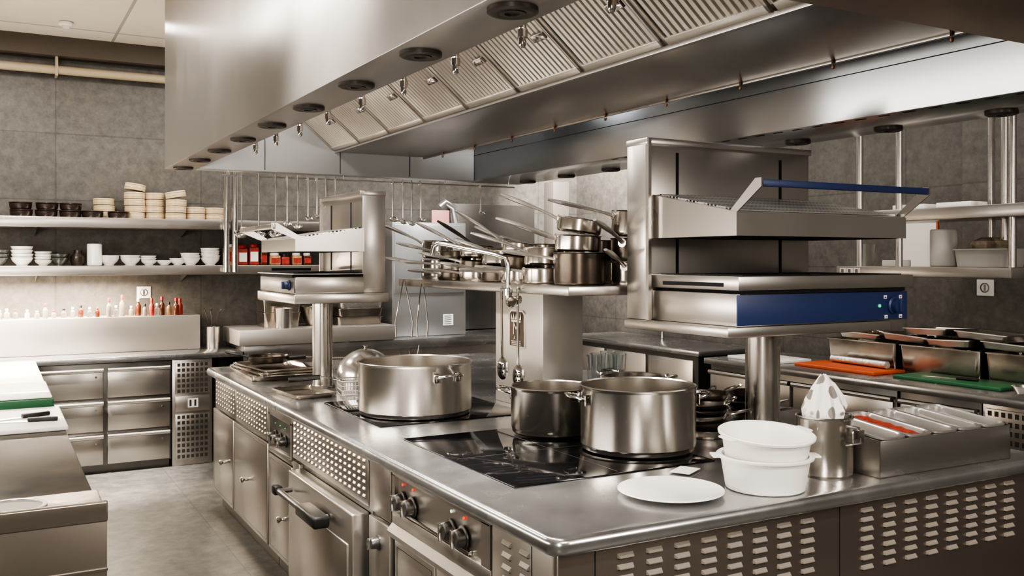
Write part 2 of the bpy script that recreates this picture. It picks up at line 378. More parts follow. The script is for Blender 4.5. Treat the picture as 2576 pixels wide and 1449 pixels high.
# ---------------------------------------------------------------- pots
def pot(label,x,y,z,r,h,ha,group='round steel cooking pots',hz=.75,hs=1):
    e=thing('cooking_pot',label,'pot',(x,y,z),0,group)
    t=.004
    g=G(); g.lathe([(0,0),(r*.93,0),(r*.97,.006),(r*.985,.02),(r,.024),(r,h-.012),(r+.004,h-.006),(r+.006,h),(r,h+.003),(r-t,h-.002),(r-t,.03),(r-.02,.012),(0,.010)],n=64)
    g.obj('pot_body',POTM,e)
    for a in ha:
        g=G(); k=.055*hs; d=.055*hs
        p=[(r-.002,-k,0),(r+d*.45,-k,.008),(r+d*.85,-k*.8,.012),(r+d,0-k*.45,.013),(r+d,k*.45,.013),(r+d*.85,k*.8,.012),(r+d*.45,k,.008),(r-.002,k,0)]
        g.tube(p,.0065*max(.8,hs),10)
        g.box(r-.002,r+.004,-k-.016,-k+.016,-.022,.016,.002); g.box(r-.002,r+.004,k-.016,k+.016,-.022,.016,.002)
        g.obj('handle',CHROME,e,loc=(0,0,h*hz),rot=(0,0,a))
    return e
pot('widest shallow steel pot on the rear hob',1.69,3.945,.906,.257,.235,[A(-80),A(100)],hz=.78)
pot('medium steel pot standing on the black glass hob',1.985,3.235,.906,.165,.185,[A(150),A(-30)],hz=.88)
pot('tall steel pot standing on the black glass hob',2.085,2.79,.906,.211,.235,[A(-22),A(158)],hz=.80)
pot('small steel pot behind the wide pot',2.14,4.56,.901,.085,.15,[A(60)],hz=.8,hs=.6)
pot('steel pot partly hidden behind the tall pot',2.42,3.27,.901,.13,.20,[A(100),A(-60)],hz=.97)
g=G(); g.lathe([(0,0),(.09,0),(.10,.004),(.150,.014),(.158,.018),(.157,.021),(.148,.018),(.10,.009),(0,.008)],n=64)
tag(g.obj('dinner_plate',CERAM,loc=(1.768,2.205,.9)),'flat white round plate on the worktop','plate')
def tub(loc,rot,label):
    e=thing('serving_tub',label,'bowl',loc,0,'stacked white tubs',rot=rot)
    g=G(); g.lathe([(0,0),(.112,0),(.119,.004),(.134,.095),(.146,.097),(.147,.103),(.143,.106),(.131,.104),(.115,.012),(0,.008)],n=56); g.obj('bowl',WHITE,e)
    for a in (A(150),A(-30)):
        g=G(); g.box(.138,.165,-.03,.03,.097,.104,.003); g.obj('handle',WHITE,e,rot=(0,0,a))
tub((2.078,2.135,.9),(0,0,0),'white round plastic tub with side lugs')
tub((2.082,2.14,.967),(A(4),A(-3),.5),'white plastic tub tilted inside another tub')
e=thing('steel_jug','tall brushed steel jug holding folded patterned paper','jug',(2.385,2.18,.9))
g=G(); g.lathe([(0,0),(.080,0),(.088,.008),(.089,.02),(.089,.185),(.093,.19),(.089,.194),(.085,.19),(.085,.012),(0,.01)],n=48); g.obj('body',POTM,e)
g=G(); g.tube([(.0,-.088,.17),(.02,-.12,.165),(.022,-.125,.12),(.0,-.088,.11)],.006,8); g.box(-.012,.04,-.128,-.12,.12,.16,.003); g.obj('handle',CHROME,e)
g=G(); N=18; rings=[]
rnd=random.Random(4)
for k,(rr,z) in enumerate(((.060,-.06),(.078,.0),(.080,.025),(.066,.06),(.040,.10),(.012,.135))):
    rg=[]
    for i in range(N):
        a=2*pi*i/N; f=1+(.13 if i%2 else -.10)*(1 if k<5 else .4)+rnd.uniform(-.08,.08)
        rg.append(g.bm.verts.new((rr*f*math.cos(a)*1.0-.10*max(z,0)*.5,rr*f*math.sin(a)*.75,z+rnd.uniform(-.006,.006)+(.018*math.cos(a) if k<4 else 0))))
    rings.append(rg)
for a_,b_ in zip(rings,rings[1:]):
    for i in range(N): g.bm.faces.new((a_[i],a_[(i+1)%N],b_[(i+1)%N],b_[i]))
g.bm.faces.new(rings[-1]); g.bm.faces.new(rings[0][::-1])
tag(g.obj('crumpled_paper',CLOTH,loc=(2.385,2.18,1.09),rot=(0,0,.5),ang=12),'crumpled white paper with grey blobs inside a jug','paper')
TI=A(5.5)
e=thing('condiment_box','long steel box holding small inset pans','container',(2.81,2.19,.9),-.02)
g=G(); a,b_,t=.328,.158,.004; hf,hb=.120,.150
g.box(-a,a,-b_,-b_+t,0,hf,.001); g.box(-a,a,b_-t,b_,0,hb,.001)
for s0,s1 in ((-a,-a+t),(a-t,a)): g.prism([(-b_,0),(b_,0),(b_,hb),(-b_,hf)],'x',s0,s1)
g.box(-a,a,-b_,b_,0,.004)
g.obj('box',mat('condiment_box_steel',(.42,.405,.38),.27,.93),e)
def inset(loc,W,D,H,label,group,rz=0,m=None,tilt=None,name='inset_pan',cr=.02):
    g=G()
    def rr(w,d,z,rad,n=5):
        P=[]
        for cx,cy,a0 in ((w-rad,d-rad,0),(-w+rad,d-rad,90),(-w+rad,-d+rad,180),(w-rad,-d+rad,270)):
            for k in range(n+1):
                t=math.radians(a0+90*k/n); P.append(g.bm.verts.new((cx+rad*math.cos(t),cy+rad*math.sin(t),z)))
        return P
    w,d=W/2,D/2
    rings=[rr(w,d,H-.006,cr),rr(w,d,H,cr),rr(w-.005,d-.005,H+.002,cr),rr(w-.009,d-.009,H-.004,cr+.006),rr(w-.016,d-.016,.006,.03),rr(w-.024,d-.024,.003,.03)]
    outer=[rr(w-.007,d-.007,H-.006,cr+.004),rr(w-.015,d-.015,.0,.03)]
    def bridge(P,Q):
        n=len(P)
        for i in range(n): g.bm.faces.new((P[i],P[(i+1)%n],Q[(i+1)%n],Q[i]))
    for P,Q in zip(rings,rings[1:]): bridge(P,Q)
    bridge(rings[0],outer[0]); bridge(outer[0],outer[1]); g.bm.faces.new(rings[-1]); g.bm.faces.new(outer[1])
    o=g.obj(name,m or CHROME,loc=loc,rot=tilt or (0,0,rz)); tag(o,label,'food pan',group); return o
PINS=mat('inset_pan_steel',(.58,.56,.53),.30,.85)
p0=None
for k in range(5):
    lab='small rounded steel inset pan with red chili flakes' if k==1 else 'small rounded steel inset pan in the long box'
    x=2.555+.1275*k; L_=(x,2.193-.02*.1275*k,.962)
    if p0 is None: p0=inset(L_,.124,.305,.080,lab,'inset pans in the condiment box',m=PINS,tilt=(TI,0,-.02),cr=.035)
    else:
        c=p0.copy(); COL.objects.link(c); c.location=L_; c['label']=lab
def fill(k,m,nm,label,cat,top):
    g=G(); N=12; v=[]
    for i in range(N+1):
        e_=abs(i-N/2)/(N/2); wd=.050*(1-.35*e_**6)
        for j in range(5): v.append(g.bm.verts.new((-wd+2*wd*j/4,-.138+.276*i/N,top+random.uniform(-.004,.004))))
    for i in range(N):
        for j in range(4): q=i*5+j; g.bm.faces.new((v[q],v[q+1],v[q+6],v[q+5]))
    o=g.obj(nm,m,loc=(2.555+.1275*k,2.193-.02*.1275*k,.962),rot=(TI,0,-.02)); tag(o,label,cat); o['kind']='stuff'
fill(1,CHILI,'chili_flakes','coarse red chili flakes filling one inset pan','spice',.068)
fill(3,HERB,'pale_garnish','pale chopped garnish in an inset pan','garnish',.058)
tag(G().box(-.05,.05,-.035,.035,0,.002).obj('paper_card',PAPER,loc=(2.0,2.42,.9055),rot=(0,0,.5)),'small white paper card beside the hob','card')
# ---------------------------------------------------------------- salamander grill
def salamander(loc,rz,W,D,zs,front,hmat,label,poff,knobmat,plate_w,post_r,arm=True,kr=1.0):
    zp0,zp1,zb1,zr1,zh0,zhf,zhb,zc=zs
    st=thing('support_stand','round steel post with a flat platform for a grill','stand',(loc[0],loc[1],.9),rz,'grill stands')
    g=G(); g.cyl((poff[0],poff[1],0),post_r,zp0-.9,n=40); g.cyl((poff[0],poff[1],0),post_r*1.35,.012,n=40,b=.003); g.obj('post',POTM,st)
    g=G(); g.box(-W/2-.05,plate_w,-D/2-.01,D/2,zp0-.9,zp1-.9-.001,.004); g.obj('platform',STEEL,st)
    e=thing('salamander_grill',label,'grill',(loc[0],loc[1],0),rz,'salamander grills')
    w,d=W/2,D/2; yc=d-.13
    g=G(); g.box(-w,w,-d,yc,zp1,zb1,.004); g.obj('base',STEEL,e)
    g=G(); g.box(-w,w,-d-.006,-d+.001,zp1+.004,zb1-.004,.002); g.obj('front_panel',front,e)
    g=G(); g.box(-w-.008,w+.02,-d-.02,yc,zb1+.012,zr1,.004)
    g.mi=1; g.box(-w+.03,w-.03,-d,yc-.02,zr1-.002,zr1+.004); g.box(-w+.02,w-.02,-d-.01,yc,zb1-.002,zb1+.013); g.box(-w-.0095,-w-.007,-d+.06,yc-.08,zb1+.025,zb1+.04)
    g.obj('grill_rack',[STEEL,DARK],e)
    g=G(); g.box(-w-.035,w-.03,yc,d,zp1,zc,.004)
    g.box(-w-.035,-w-.02,yc-.02,yc,zp1,zc)
    g.box(-w-.037,w-.028,yc-.014,d+.002,zc-.022,zc+.004,.002)
    g.mi=1
    for x in (-w+.13,w-.21): g.box(x-.007,x+.007,yc-.002,yc+.002,zb1+.03,zc-.05)
    g.obj('back_column',[STEELV,DARK],e)
    g=G(); g.prism([(-d,zh0),(-d,zhf),(-d+.02,zhf+.004),(yc,zhb),(yc,zh0)],'x',-w,w)
    g.mi=1; g.prism([(-d+.03,zhf+.007),(-d+.03,zhf+.012),(yc-.01,zhb+.004),(yc-.01,zhb-.004)],'x',-w+.03,w-.03)
    g.mi=2; g.box(-w+.03,w-.03,-d+.02,yc-.02,zh0-.002,zh0+.001)
    hh=g.obj('heating_hood',[STEEL,PERF,DARK],e)
    zt=zhf+.10 if arm else zhf+.06
    g=G(); g.box(-w+.02,w,-d-.115,-d-.100,zt-.013,zt+.013,.003); g.obj('handle',hmat,hh)
    for sx in (-w+.006,w-.012):
        g=G(); g.prism([(-d+.05,zhf),(-d+.02,zhf-.01),(-d-.12,zt-.014),(-d-.12,zt+.018),(-d-.09,zt+.018)],'x',sx,sx+.006); g.obj('handle_arm',STEEL,hh)
    kx=w-.085; kz=(zp1+zb1)/2
    g=G(); g.lathe([(.036*kr,0),(.036*kr,.006),(.028*kr,.010),(.026*kr,.03),(0,.031)],(kx,-d-.006,kz),28,axis=(0,-1,0)); g.box(kx-.006,kx+.006,-d-.048,-d-.03,kz-.026*kr,kz+.026*kr,.003)
    g.obj('control_knob',knobmat,e)
    return e,w,d,kx,kz
e,w,d,kx,kz=salamander((2.855,2.915),0,.93,.63,(1.313,1.353,1.475,1.54,1.69,1.777,1.87,2.10),BLUE,BLUE,'steel salamander grill with blue front and blue handle',(-.07,-.04),BLUE,.36,.07)
lamp(e,kx-.085,-d-.006,kz,GREENL,.007)
g=G()
for dx,dz in ((-.05,.035),(.042,.035),(-.045,-.045),(.042,-.045)): g.box(kx+dx-.009,kx+dx+.009,-d-.0075,-d-.005,kz+dz-.007,kz+dz+.007)
g.mi=1
for dx,dz in ((-.05,.035),(.042,.035),(-.045,-.045),(.042,-.045)): g.box(kx+dx-.005,kx+dx+.005,-d-.0085,-d-.005,kz+dz-.003,kz+dz+.001)
g.obj('symbol_sticker',[PAPER,BLUE],e)
salamander((1.60,5.03),-pi/2,.68,.50,(1.376,1.426,1.513,1.53,1.644,1.709,1.77,1.964),DARKST,STEEL,'steel salamander grill seen from its side',(0,0),mat('dark_blue_knob',(.02,.03,.08),.4),.36,.055,False,.75)
# ---------------------------------------------------------------- central column and shelf
e=thing('service_column','steel service column rising from the island','column',(2.32,3.91,.9))
g=G(); g.box(-.11,.11,-.23,.23,0,.548,.004); g.obj('column_body',mat('pale_column_steel',(.68,.645,.60),.38,.6),e)
g=G(); sh=[(-.075,-.09),(.075,-.09),(.075,.075),(.055,.09),(-.055,.09),(-.075,.075)]
g.prism(sh,'x',-.118,-.11); g.mi=1
g.prism([(-.066,-.082),(.066,-.082),(.066,.07),(.05,.082),(-.05,.082),(-.066,.07)],'x',-.1195,-.118)
g.mi=0
for k in range(5):
    a=(-.04+.02*k); g.prism([(a-.008,.045),(a+.008,.045),(a+.012*(k-2)*.4,.075)],'x',-.122,-.119)
g.box(-.122,-.119,-.045,.045,.032,.042)
for k in range(3): g.box(-.122,-.119,-.045,.045,-.062-.008*k,-.058-.008*k)
pl=g.obj('emblem_plaque',[HANDLE,BURNT],e,loc=(0,.0,.37))
def text(body,size,parent,loc,rot,m,name='lettering',ext=.001):
    cu=bpy.data.curves.new(name,'FONT'); cu.body=body; cu.size=size; cu.align_x='CENTER'; cu.align_y='CENTER'; cu.extrude=ext
    t=bpy.data.objects.new('tmp',cu); COL.objects.link(t); bpy.context.view_layer.update()
    me=bpy.data.meshes.new_from_object(t); bpy.data.objects.remove(t)
    me.materials.clear(); me.materials.append(m)
    o=bpy.data.objects.new(name,me); COL.objects.link(o); o.parent=parent; o.location=loc; o.rotation_euler=rot; return o
text('M',.085,pl,(-.121,0,-.002),(pi/2,0,-pi/2),HANDLE)
text('A A',.03,pl,(-.121,0,-.045),(pi/2,0,-pi/2),HANDLE)
e=thing('pan_shelf','long steel shelf over the island carrying saucepans','shelf',(0,0,0))
g=G(); g.box(2.08,2.62,3.26,5.10,1.45,1.49,.005); g.obj('shelf_board',STEEL,e)
def saucepan(x,y,z,r,h,ang,L=.22,tilt=.35,label='steel saucepan with long handle on the pan shelf',m=PANM,rot=None,hm=None):
    e=thing('saucepan',label,'saucepan',(x,y,z),0,'saucepans with long handles')
    if rot: e.rotation_euler=rot
    g=G(); t=.003
    g.lathe([(0,0),(r*.92,0),(r*.99,.008),(r,.02),(r,h-.004),(r+.005,h),(r,h+.002),(r-t,h-.003),(r-t,.015),(r*.9,.006),(0,.005)],n=40); g.obj('pan_body',m,e)
    g=G(); p=[]
    for k in range(7):
        s_=k/6; p.append((r-.003+L*s_,0,h*.8+L*tilt*(s_**.8)))
    g.tube(p,[.013,.010,.011,.015,.017,.016,.009],8,flat=.6)
    g.lathe([(.0,-.003),(.02,-.003),(.02,.003),(0,.003)],(r,0,h*.8),10,axis=(1,0,0))
    g.obj('handle',hm or HANDLE,e,rot=(0,0,ang))
    return e
zs=1.491
S=saucepan
S(2.26,4.95,zs,.092,.11,A(160),.24,.15); S(2.26,4.95,zs+.116,.088,.10,A(152),.25,.42,rot=(.0,.05,0))
S(2.21,4.62,zs,.092,.045,A(-175),.2,.1,m=BURNT); S(2.215,4.62,zs+.050,.09,.045,A(172),.22,.12,rot=(.05,-.04,0)); S(2.21,4.61,zs+.104,.088,.045,A(165),.24,.18,m=BURNT,rot=(-.08,.08,0))
S(2.235,4.40,zs,.09,.05,A(178),.22,.1); S(2.235,4.40,zs+.055,.088,.05,A(168),.23,.15,m=BURNT,rot=(.04,.05,0)); S(2.23,4.40,zs+.122,.086,.06,A(150),.24,.5,rot=(-.04,.08,0))
S(2.25,4.16,zs,.10,.07,A(170),.22,.18,m=BURNT); S(2.25,4.16,zs+.078,.098,.07,A(150),.24,.65,hm=BURNT,rot=(-.06,.10,0))
S(2.225,3.94,zs,.085,.06,A(175),.22,.08); S(2.225,3.94,zs+.068,.085,.06,A(160),.24,.28,m=BURNT,rot=(.1,.05,0)); S(2.23,3.94,zs+.14,.083,.05,A(148),.25,.55,rot=(.03,.10,0))
S(2.245,3.72,zs,.105,.07,A(172),.24,.1); S(2.245,3.72,zs+.078,.10,.08,A(160),.26,.25,rot=(-.05,.10,0))
S(2.255,3.44,zs,.115,.14,A(165),.24,.15,m=BURNT,label='wide blackened saucepan on the pan shelf')
S(2.255,3.46,zs+.146,.10,.07,A(158),.27,.28,rot=(.03,.03,0)); S(2.26,3.46,zs+.228,.098,.06,A(150),.27,.26,rot=(.07,.13,0))
S(2.495,4.90,zs,.10,.15,A(100),.24,.5); S(2.49,4.64,zs,.10,.17,A(160),.24,.3); S(2.49,4.40,zs,.10,.13,A(155),.24,.5,m=BURNT)
S(2.50,4.16,zs,.10,.19,A(155),.26,.5); S(2.49,3.91,zs,.105,.16,A(165),.24,.4); S(2.49,3.64,zs,.11,.20,A(150),.28,.40)
S(2.48,3.37,zs,.09,.10,A(215),.24,.3); S(2.48,3.37,zs+.104,.088,.10,A(208),.26,.35,m=BURNT); S(2.48,3.38,zs+.212,.085,.11,A(160),.30,.15,rot=(.03,.07,0))
e=thing('pot_filler_tap','chrome swivel tap fixed to the shelf edge','tap',(2.04,3.70,1.47))
g=G(); g.tube([(0,0,-.07),(0,0,-.02),(0,0,.10),(-.01,.005,.14),(-.05,.03,.155),(-.24,.135,.20),(-.275,.155,.205),(-.295,.165,.19),(-.30,.17,.15)],.011,12)
g.lathe([(.02,0),(.02,.03),(.014,.035)],(0,0,-.03),16); g.lathe([(0,0),(.018,0),(.018,.06),(0,.06)],(0,0,-.05),14,axis=(1,-.1,0)); g.obj('spout',CHROME,e)
g=G(); g.lathe([(0,0),(.022,0),(.024,.01),(.02,.025),(0,.027)],(-.01,-.04,-.06),14,axis=(-.3,-1,.2)); g.tube([(0,0,-.05),(-.01,-.05,-.06)],.012,8); g.obj('valve_handle',CHROME,e)
def skimmer(x,y,z,L,label):
    e=thing('skimmer_spoon',label,'spoon',(x,y,z),A(-60),'perforated spoons hanging from the shelf')
    g=G(); g.tube([(0,.0,0),(0,-.012,.008),(0,-.02,0),(0,-.016,-.02),(0,-.012,-L+.08)],.0065,6,flat=.6); g.obj('handle',CHROME,e)
    g=G(); mm=Matrix.Translation((0,-.012,-L+.03))@Matrix.Rotation(pi/2,4,'X')@Matrix.Diagonal((.75,1.25,1,1))
    g.lathe([(0,.006),(.03,.003),(.042,-.004),(.040,-.006),(.03,.0),(0,.003)],n=24,m=mm)
    g.mi=1
    for k in range(7):
        a=2*pi*k/6; rr=.018 if k<6 else 0
        g.cyl((rr*.75*math.cos(a),-.0165,-L+.03+rr*1.15*math.sin(a)),.0035,.003,axis=(0,-1,0),n=8)
    g.obj('perforated_head',[CHROME,DARK],e)
skimmer(2.07,3.80,1.47,.40,'steel perforated spoon hanging against the column'); skimmer(2.07,3.65,1.47,.42,'steel perforated spoon hanging against the column')
def tongs(x,y,z,L,sp,rz):
    e=thing('tongs','steel tongs hanging open from the shelf edge','tongs',(x,y,z),rz,'tongs hanging from the shelf')
    for s_ in (-1,1):
        g=G(); g.tube([(s_*.004,0,0),(s_*.012,0,-.05),(s_*sp,0,-L*.75),(s_*sp*.9,0,-L)],[.006,.009,.009,.012],8,flat=.35); g.obj('arm',CHROME,e)
tongs(2.065,4.98,1.49,.33,.05,A(-29)); tongs(2.065,4.72,1.47,.29,.03,A(-29))
e=thing('utensil_rail','thin steel rail hung below the hood for ladles','rail')
g=G(); g.tube([(1.35,6.43,2.17),(3.6,6.43,2.17)],.006,8)
for x in (1.4,2.2,3.0,3.55): g.tube([(x,6.43,2.17),(x,6.43,2.2)],.005,6)
g.obj('bar',HANDLE,e)
def ladle(x,L,r,rz,label):
    e=thing('ladle',label,'ladle',(x,6.415,2.17),rz,'ladles hanging from the rail')
    g=G(); g.tube([(0,.025,-.01),(0,.022,.01),(0,.008,.016),(0,-.004,.0),(0,-.004,-L*.5),(0,-.002,-L+.04)],[.006,.006,.007,.009,.007,.008],6,flat=.7); g.obj('handle',HANDLE,e)
    g=G(); g.lathe([(0,-r*.75),(r*.6,-r*.6),(r*.93,-r*.2),(r,.0),(r-.003,0),(r*.9,-r*.2),(r*.55,-r*.55),(0,-r*.7)],(0,-r*.8,-L+.035),20,axis=(0,-.45,1)); g.obj('bowl',CHROME,e)
for x,L,r in ((1.48,.42,.050),(1.595,.43,.048),(1.71,.42,.050),(1.79,.35,.036),(1.865,.37,.034),(1.935,.31,.032),(2.0,.29,.030),(2.065,.31,.030),(2.135,.28,.028),(2.57,.3,.038),(2.65,.32,.030),(2.72,.33,.030),(2.79,.30,.03),(3.29,.24,.028)):
    ladle(x,L,r,random.uniform(-.3,.3),'long steel ladle hanging from the rail')
# ---------------------------------------------------------------- items at the far end of the island
for k in range(3):
    inset((1.50+.01*k,5.72-.02*k,.901+.016*k),.40-.02*k,.62-.03*k,.03,'shallow steel baking tray stacked at the end of the island','shallow steel trays',rz=.05*k,m=PANM,name='baking_tray')
inset((1.42,4.78,.901),.22,.36,.022,'shallow steel tray on the worktop','shallow steel trays',m=PANM,name='baking_tray',rz=.1)
S(1.50,5.80,.968,.12,.04,A(165),.14,.25,label='black frying pan on stacked trays',m=BURNT,hm=BLACK)
e=thing('dome_lid','polished steel dome lid on the worktop','lid',(1.95,5.30,.901))
g=G(); P=[(.175,0),(.178,.004),(.17,.006)]+[(.17*math.cos(t*pi/20),.006+.165*math.sin(t*pi/20)) for t in range(1,10)]+[(0,.171)]; g.lathe(P,n=48); g.obj('dome',mat('polished_steel',(.75,.72,.68),.22,.85),e)
g=G(); g.lathe([(.01,0),(.008,.008),(.014,.014),(.012,.02),(0,.022)],(0,0,.17),16); g.obj('knob',CHROME,e)
def basket(x,y,z,rz,label):
    e=thing('fryer_basket',label,'basket',(x,y,z),rz,'wire fryer baskets')
    g=G(); a,b_,h=.11,.08,.07
    for z_ in (0,.023,.046,h):
        g.tube([(-a,-b_,z_),(a,-b_,z_),(a,b_,z_),(-a,b_,z_),(-a,-b_,z_)],.0018 if z_<h else .0035,5)
    for k in range(16):
        x_=-a+2*a*k/15
        g.tube([(x_,-b_,h),(x_,-b_,0),(x_,b_,0),(x_,b_,h)],.0013,4)
    for k in range(11):
        y_=-b_+2*b_*k/10; g.tube([(-a,y_,h),(-a,y_,0),(a,y_,0),(a,y_,h)],.0013,4)
    g.obj('wire_cage',HANDLE,e)
    g=G(); g.tube([(-a,0,h),(-a-.08,0,h+.02),(-a-.12,0,h+.02)],.005,8); g.mi=1; g.tube([(-a-.10,0,h+.02),(-a-.26,0,h+.01)],[.014,.013],10); g.obj('handle',[CHROME,BLACK],e)
basket(1.70,4.70,.902,A(-10),'wire fryer basket with black grip'); basket(1.93,5.72,.902,A(-10),'wire fryer basket resting beside the trays')
e=thing('utensil_holder','steel cup of thin tools behind the wide pot','container',(2.02,4.80,.9))
g=G(); g.lathe([(0,0),(.06,0),(.062,.11),(.058,.11),(.056,.005),(0,.005)],n=28); g.obj('cup',POTM,e)
for k in range(6):
    a=k*1.1; g=G(); g.tube([(.02*math.cos(a),.02*math.sin(a),.01),(.06*math.cos(a),.06*math.sin(a),.17+.012*k)],.003,6); g.obj('tool',CHROME,e)
g0=None
for k,(x,y) in enumerate(((3.02,4.42),(3.12,4.36),(3.05,4.29),(2.94,4.34),(3.13,4.48))):
    if g0 is None:
        g=G(); g.lathe([(0,0),(.035,0),(.045,.17),(.0425,.17),(.033,.006),(0,.006)],n=24); g0=tag(g.obj('plastic_beaker',CLEAR,loc=(x,y,.9)),'tall clear beaker standing on the worktop','glass','clear beakers')
    else:
        c=g0.copy(); COL.objects.link(c); c.location=(x,y,.9)
def minipan(x,y,z,r,ang,rot=None,m=None):
    e=thing('frying_pan','small blackened frying pan in a stack beside the post','frying pan',(x,y,z),0,'stacked small frying pans')
    if rot: e.rotation_euler=rot
    g=G(); g.lathe([(0,0),(r*.75,0),(r*.98,.028),(r,.032),(r*.97,.032),(r*.73,.004),(0,.004)],n=32); g.obj('pan_body',m or PANM,e)
    g=G(); g.tube([(r*.95,0,.026),(r+.03,-.016,.034),(r+.09,0-.008,.045),(r+.10,0,.046),(r+.09,.008,.045),(r+.03,.016,.034),(r*.95,0,.026)],.0035,6); g.obj('handle',CHROME,e,rot=(0,0,ang))
for k in range(6): minipan(2.47+.006*(k%2),2.86,.902+.028*k,.085,A((40,60,-30,10,50,0)[k]),rot=(random.uniform(-.06,.06),random.uniform(-.06,.06),0),m=BURNT if k%2 else PANM)
for k in range(4): minipan(2.92,3.10,.902+.028*k,.09,A(-40+20*k),rot=(.04*(k%2),-.03,0),m=BURNT if k%2 else PANM)
for k in range(4): minipan(2.70,3.12,.902+.028*k,.085,A(100-20*k),rot=(.04*(k%2),.03,0),m=BURNT if k%2 else PANM)
# ---------------------------------------------------------------- left counter
e=thing('prep_counter','long steel counter with worn stone-like top along the aisle','counter')
g=G(); g.box(-1.4,.28,3.24,5.10,.83,.87,.004); g.obj('counter_top',STONE,e)
g=G(); g.box(-1.4,.28,5.10,7.56,.83,.87,.004); g.obj('counter_top',mat('glare_worktop',(.55,.52,.48),.35,.4,var=.1,scale=5),e)  # paler far section: the white glare is put into its colour
g=G(); g.box(-1.4,.25,3.26,7.56,.0,.83); g.obj('counter_body',STEEL,e)
e=thing('sink_unit','steel end unit with raised rim and round waste opening','counter')
g=G(); g.box(-1.4,.295,2.95,3.235,.0,.872,.004); g.box(-1.4,.297,2.945,2.968,.84,.9,.006,3)
g.box(-1.4,.296,2.94,2.952,.70,.706)
g.obj('unit_body',mat('end_unit_steel',(.34,.305,.27),.27,.9,var=.06,scale=2,detail=2),e)
g=G(); g.lathe([(.085,.0),(.085,.004),(.092,.006),(.098,.004),(.098,0)],(.05,3.12,.872),40); g.obj('ring',STEEL,e)
g=G(); g.lathe([(0,.002),(.085,.002)],(.05,3.12,.872),32); g.obj('opening',DARKST,e)
def board(name,x0,x1,y0,y1,z,h,m,label):
    return tag(G().box(x0,x1,y0,y1,z,z+h,.006,3).obj(name,m),label,'cutting board','plastic cutting boards')
board('cutting_board',-.25,.27,5.13,5.85,.87,.045,GREEN,'thick green plastic cutting board on the counter')
board('cutting_board',-.25,.265,5.16,5.83,.916,.008,WHITE,'thin white board lying on the green board')
board('cutting_board',-.30,.29,4.43,5.05,.87,.02,WHITE,'white plastic cutting board with a knife on it')
def knife(x,y,z,rz,L=.2):
    e=thing('kitchen_knife','kitchen knife with black handle lying on a board','knife',(x,y,z),rz,'kitchen knives')
    g=G(); g.prism([(0,-.018),(L*.7,-.018),(L,.012),(0,.012)],'z',0,.003); g.obj('blade',CHROME,e)
    g=G(); g.box(-.12,0,-.012,.014,-.0,.018,.005,2); g.obj('handle',BLACK,e)
knife(.12,4.74,.8905,A(200)); knife(.14,4.62,.8905,A(170),.15)
# ---------------------------------------------------------------- back counter
e=thing('back_counter','steel worktop along the tiled back wall','worktop')
G().box(-1.4,1.76,7.58,8.28,.83,.87,.005).obj('worktop_board',TOPM,e)
def dcab(loc,rz,W,D,H,cols,rows,label,z0=.06,lock=True):
    e=thing('drawer_cabinet',label,'cabinet',loc,rz,'steel drawer cabinets')
    g=G(); g.box(0,W,.02,D,z0,H,.002); g.mi=1; g.box(.01,W-.01,.06,D,0,z0); g.obj('body',[DARKST,DARKST],e)
    cw=W/cols
    for c in range(cols):
        for r_ in range(rows):
            x0,x1=c*cw+.015,(c+1)*cw-.015; hh=(H-z0-.02)/rows; a=z0+.01+hh*r_; b_=a+hh-.02
            g=G(); g.box(x0,x1,0,.022,a,b_-.02,.004); d=g.obj('drawer',STEELV,e)
            g=G(); g.tube([(x0,-.008,b_-.02),(x1,-.008,b_-.02)],.016,12); g.obj('handle',STEEL,d)
            if lock:
                g=G(); g.cyl((x1-.05,0,b_-.07),.008,.006,axis=(0,-1,0),n=12); g.obj('lock',CHROME,d)
    return e
dcab((.275,7.6,0),0,.945,.66,.825,2,3,'steel cabinet with six drawers under the back worktop')
def ventcab(loc,rz,W,D,H,label):
    e=thing('refrigeration_unit',label,'refrigeration unit',loc,rz)
    g=G(); g.box(0,W,.015,D,.0,H,.002); g.obj('body',STEEL,e)
    for a,b_ in ((.05,.40),(.56,H-.02)):
        g=G(); g.box(.02,W-.02,0,.016,a,b_,.002); g.mi=1
        nx=max(4,int(W/.04)); nz=int((b_-a)/.04)
        for i in range(nx):
            for j in range(nz):
                cx=.03+(W-.06)*(i+.5)/nx; cz=a+(b_-a)*(j+.5)/nz; g.box(cx-.011,cx+.011,-.001,.002,cz-.013,cz+.013)
        g.obj('grille',[STEEL,DARKST],e)
    g=G(); g.box(.02,W-.02,0,.016,.42,.54,.002); g.mi=1; g.box(W*.38,W*.64,-.002,.001,.45,.52); g.mi=2; g.box(W*.42,W*.47,-.003,0,.46,.51); g.box(W*.54,W*.59,-.003,0,.46,.51)
    g.obj('control_panel',[STEEL,PAPER,DARKST],e)
ventcab((1.225,7.6,0),0,.30,.66,.825,'vented refrigeration unit with small display')
e=thing('raised_ledge','steel raised ledge behind the worktop holding sauces','shelf')
G().box(-1.4,1.50,7.96,8.28,.871,1.15,.004).obj('ledge_box',mat('ledge_steel',(.52,.48,.44),.38,.75),e)
e=thing('back_counter','steel counter continuing along the back wall','counter')
G().box(1.77,4.9,7.58,8.28,.83,.91,.004).obj('worktop_board',TOPM,e); G().box(1.77,4.9,7.62,8.28,.0,.83).obj('counter_body',STEEL,e)
tag(G().box(1.72,3.05,7.55,8.15,.912,1.04,.008).obj('steel_warming_box',mat('warming_box_steel',(.60,.57,.53),.36,.75)),'low steel box on the back counter carrying containers','container')
e=thing('tall_cabinet','tall pale steel cabinet on the back counter','cabinet',(0,0,0))
G().box(3.12,3.85,7.80,8.22,.912,1.94,.006).obj('body',PALE,e)
g=G(); g.box(3.14,3.83,7.785,7.80,1.30,1.92,.004); d=g.obj('door',PALE,e)
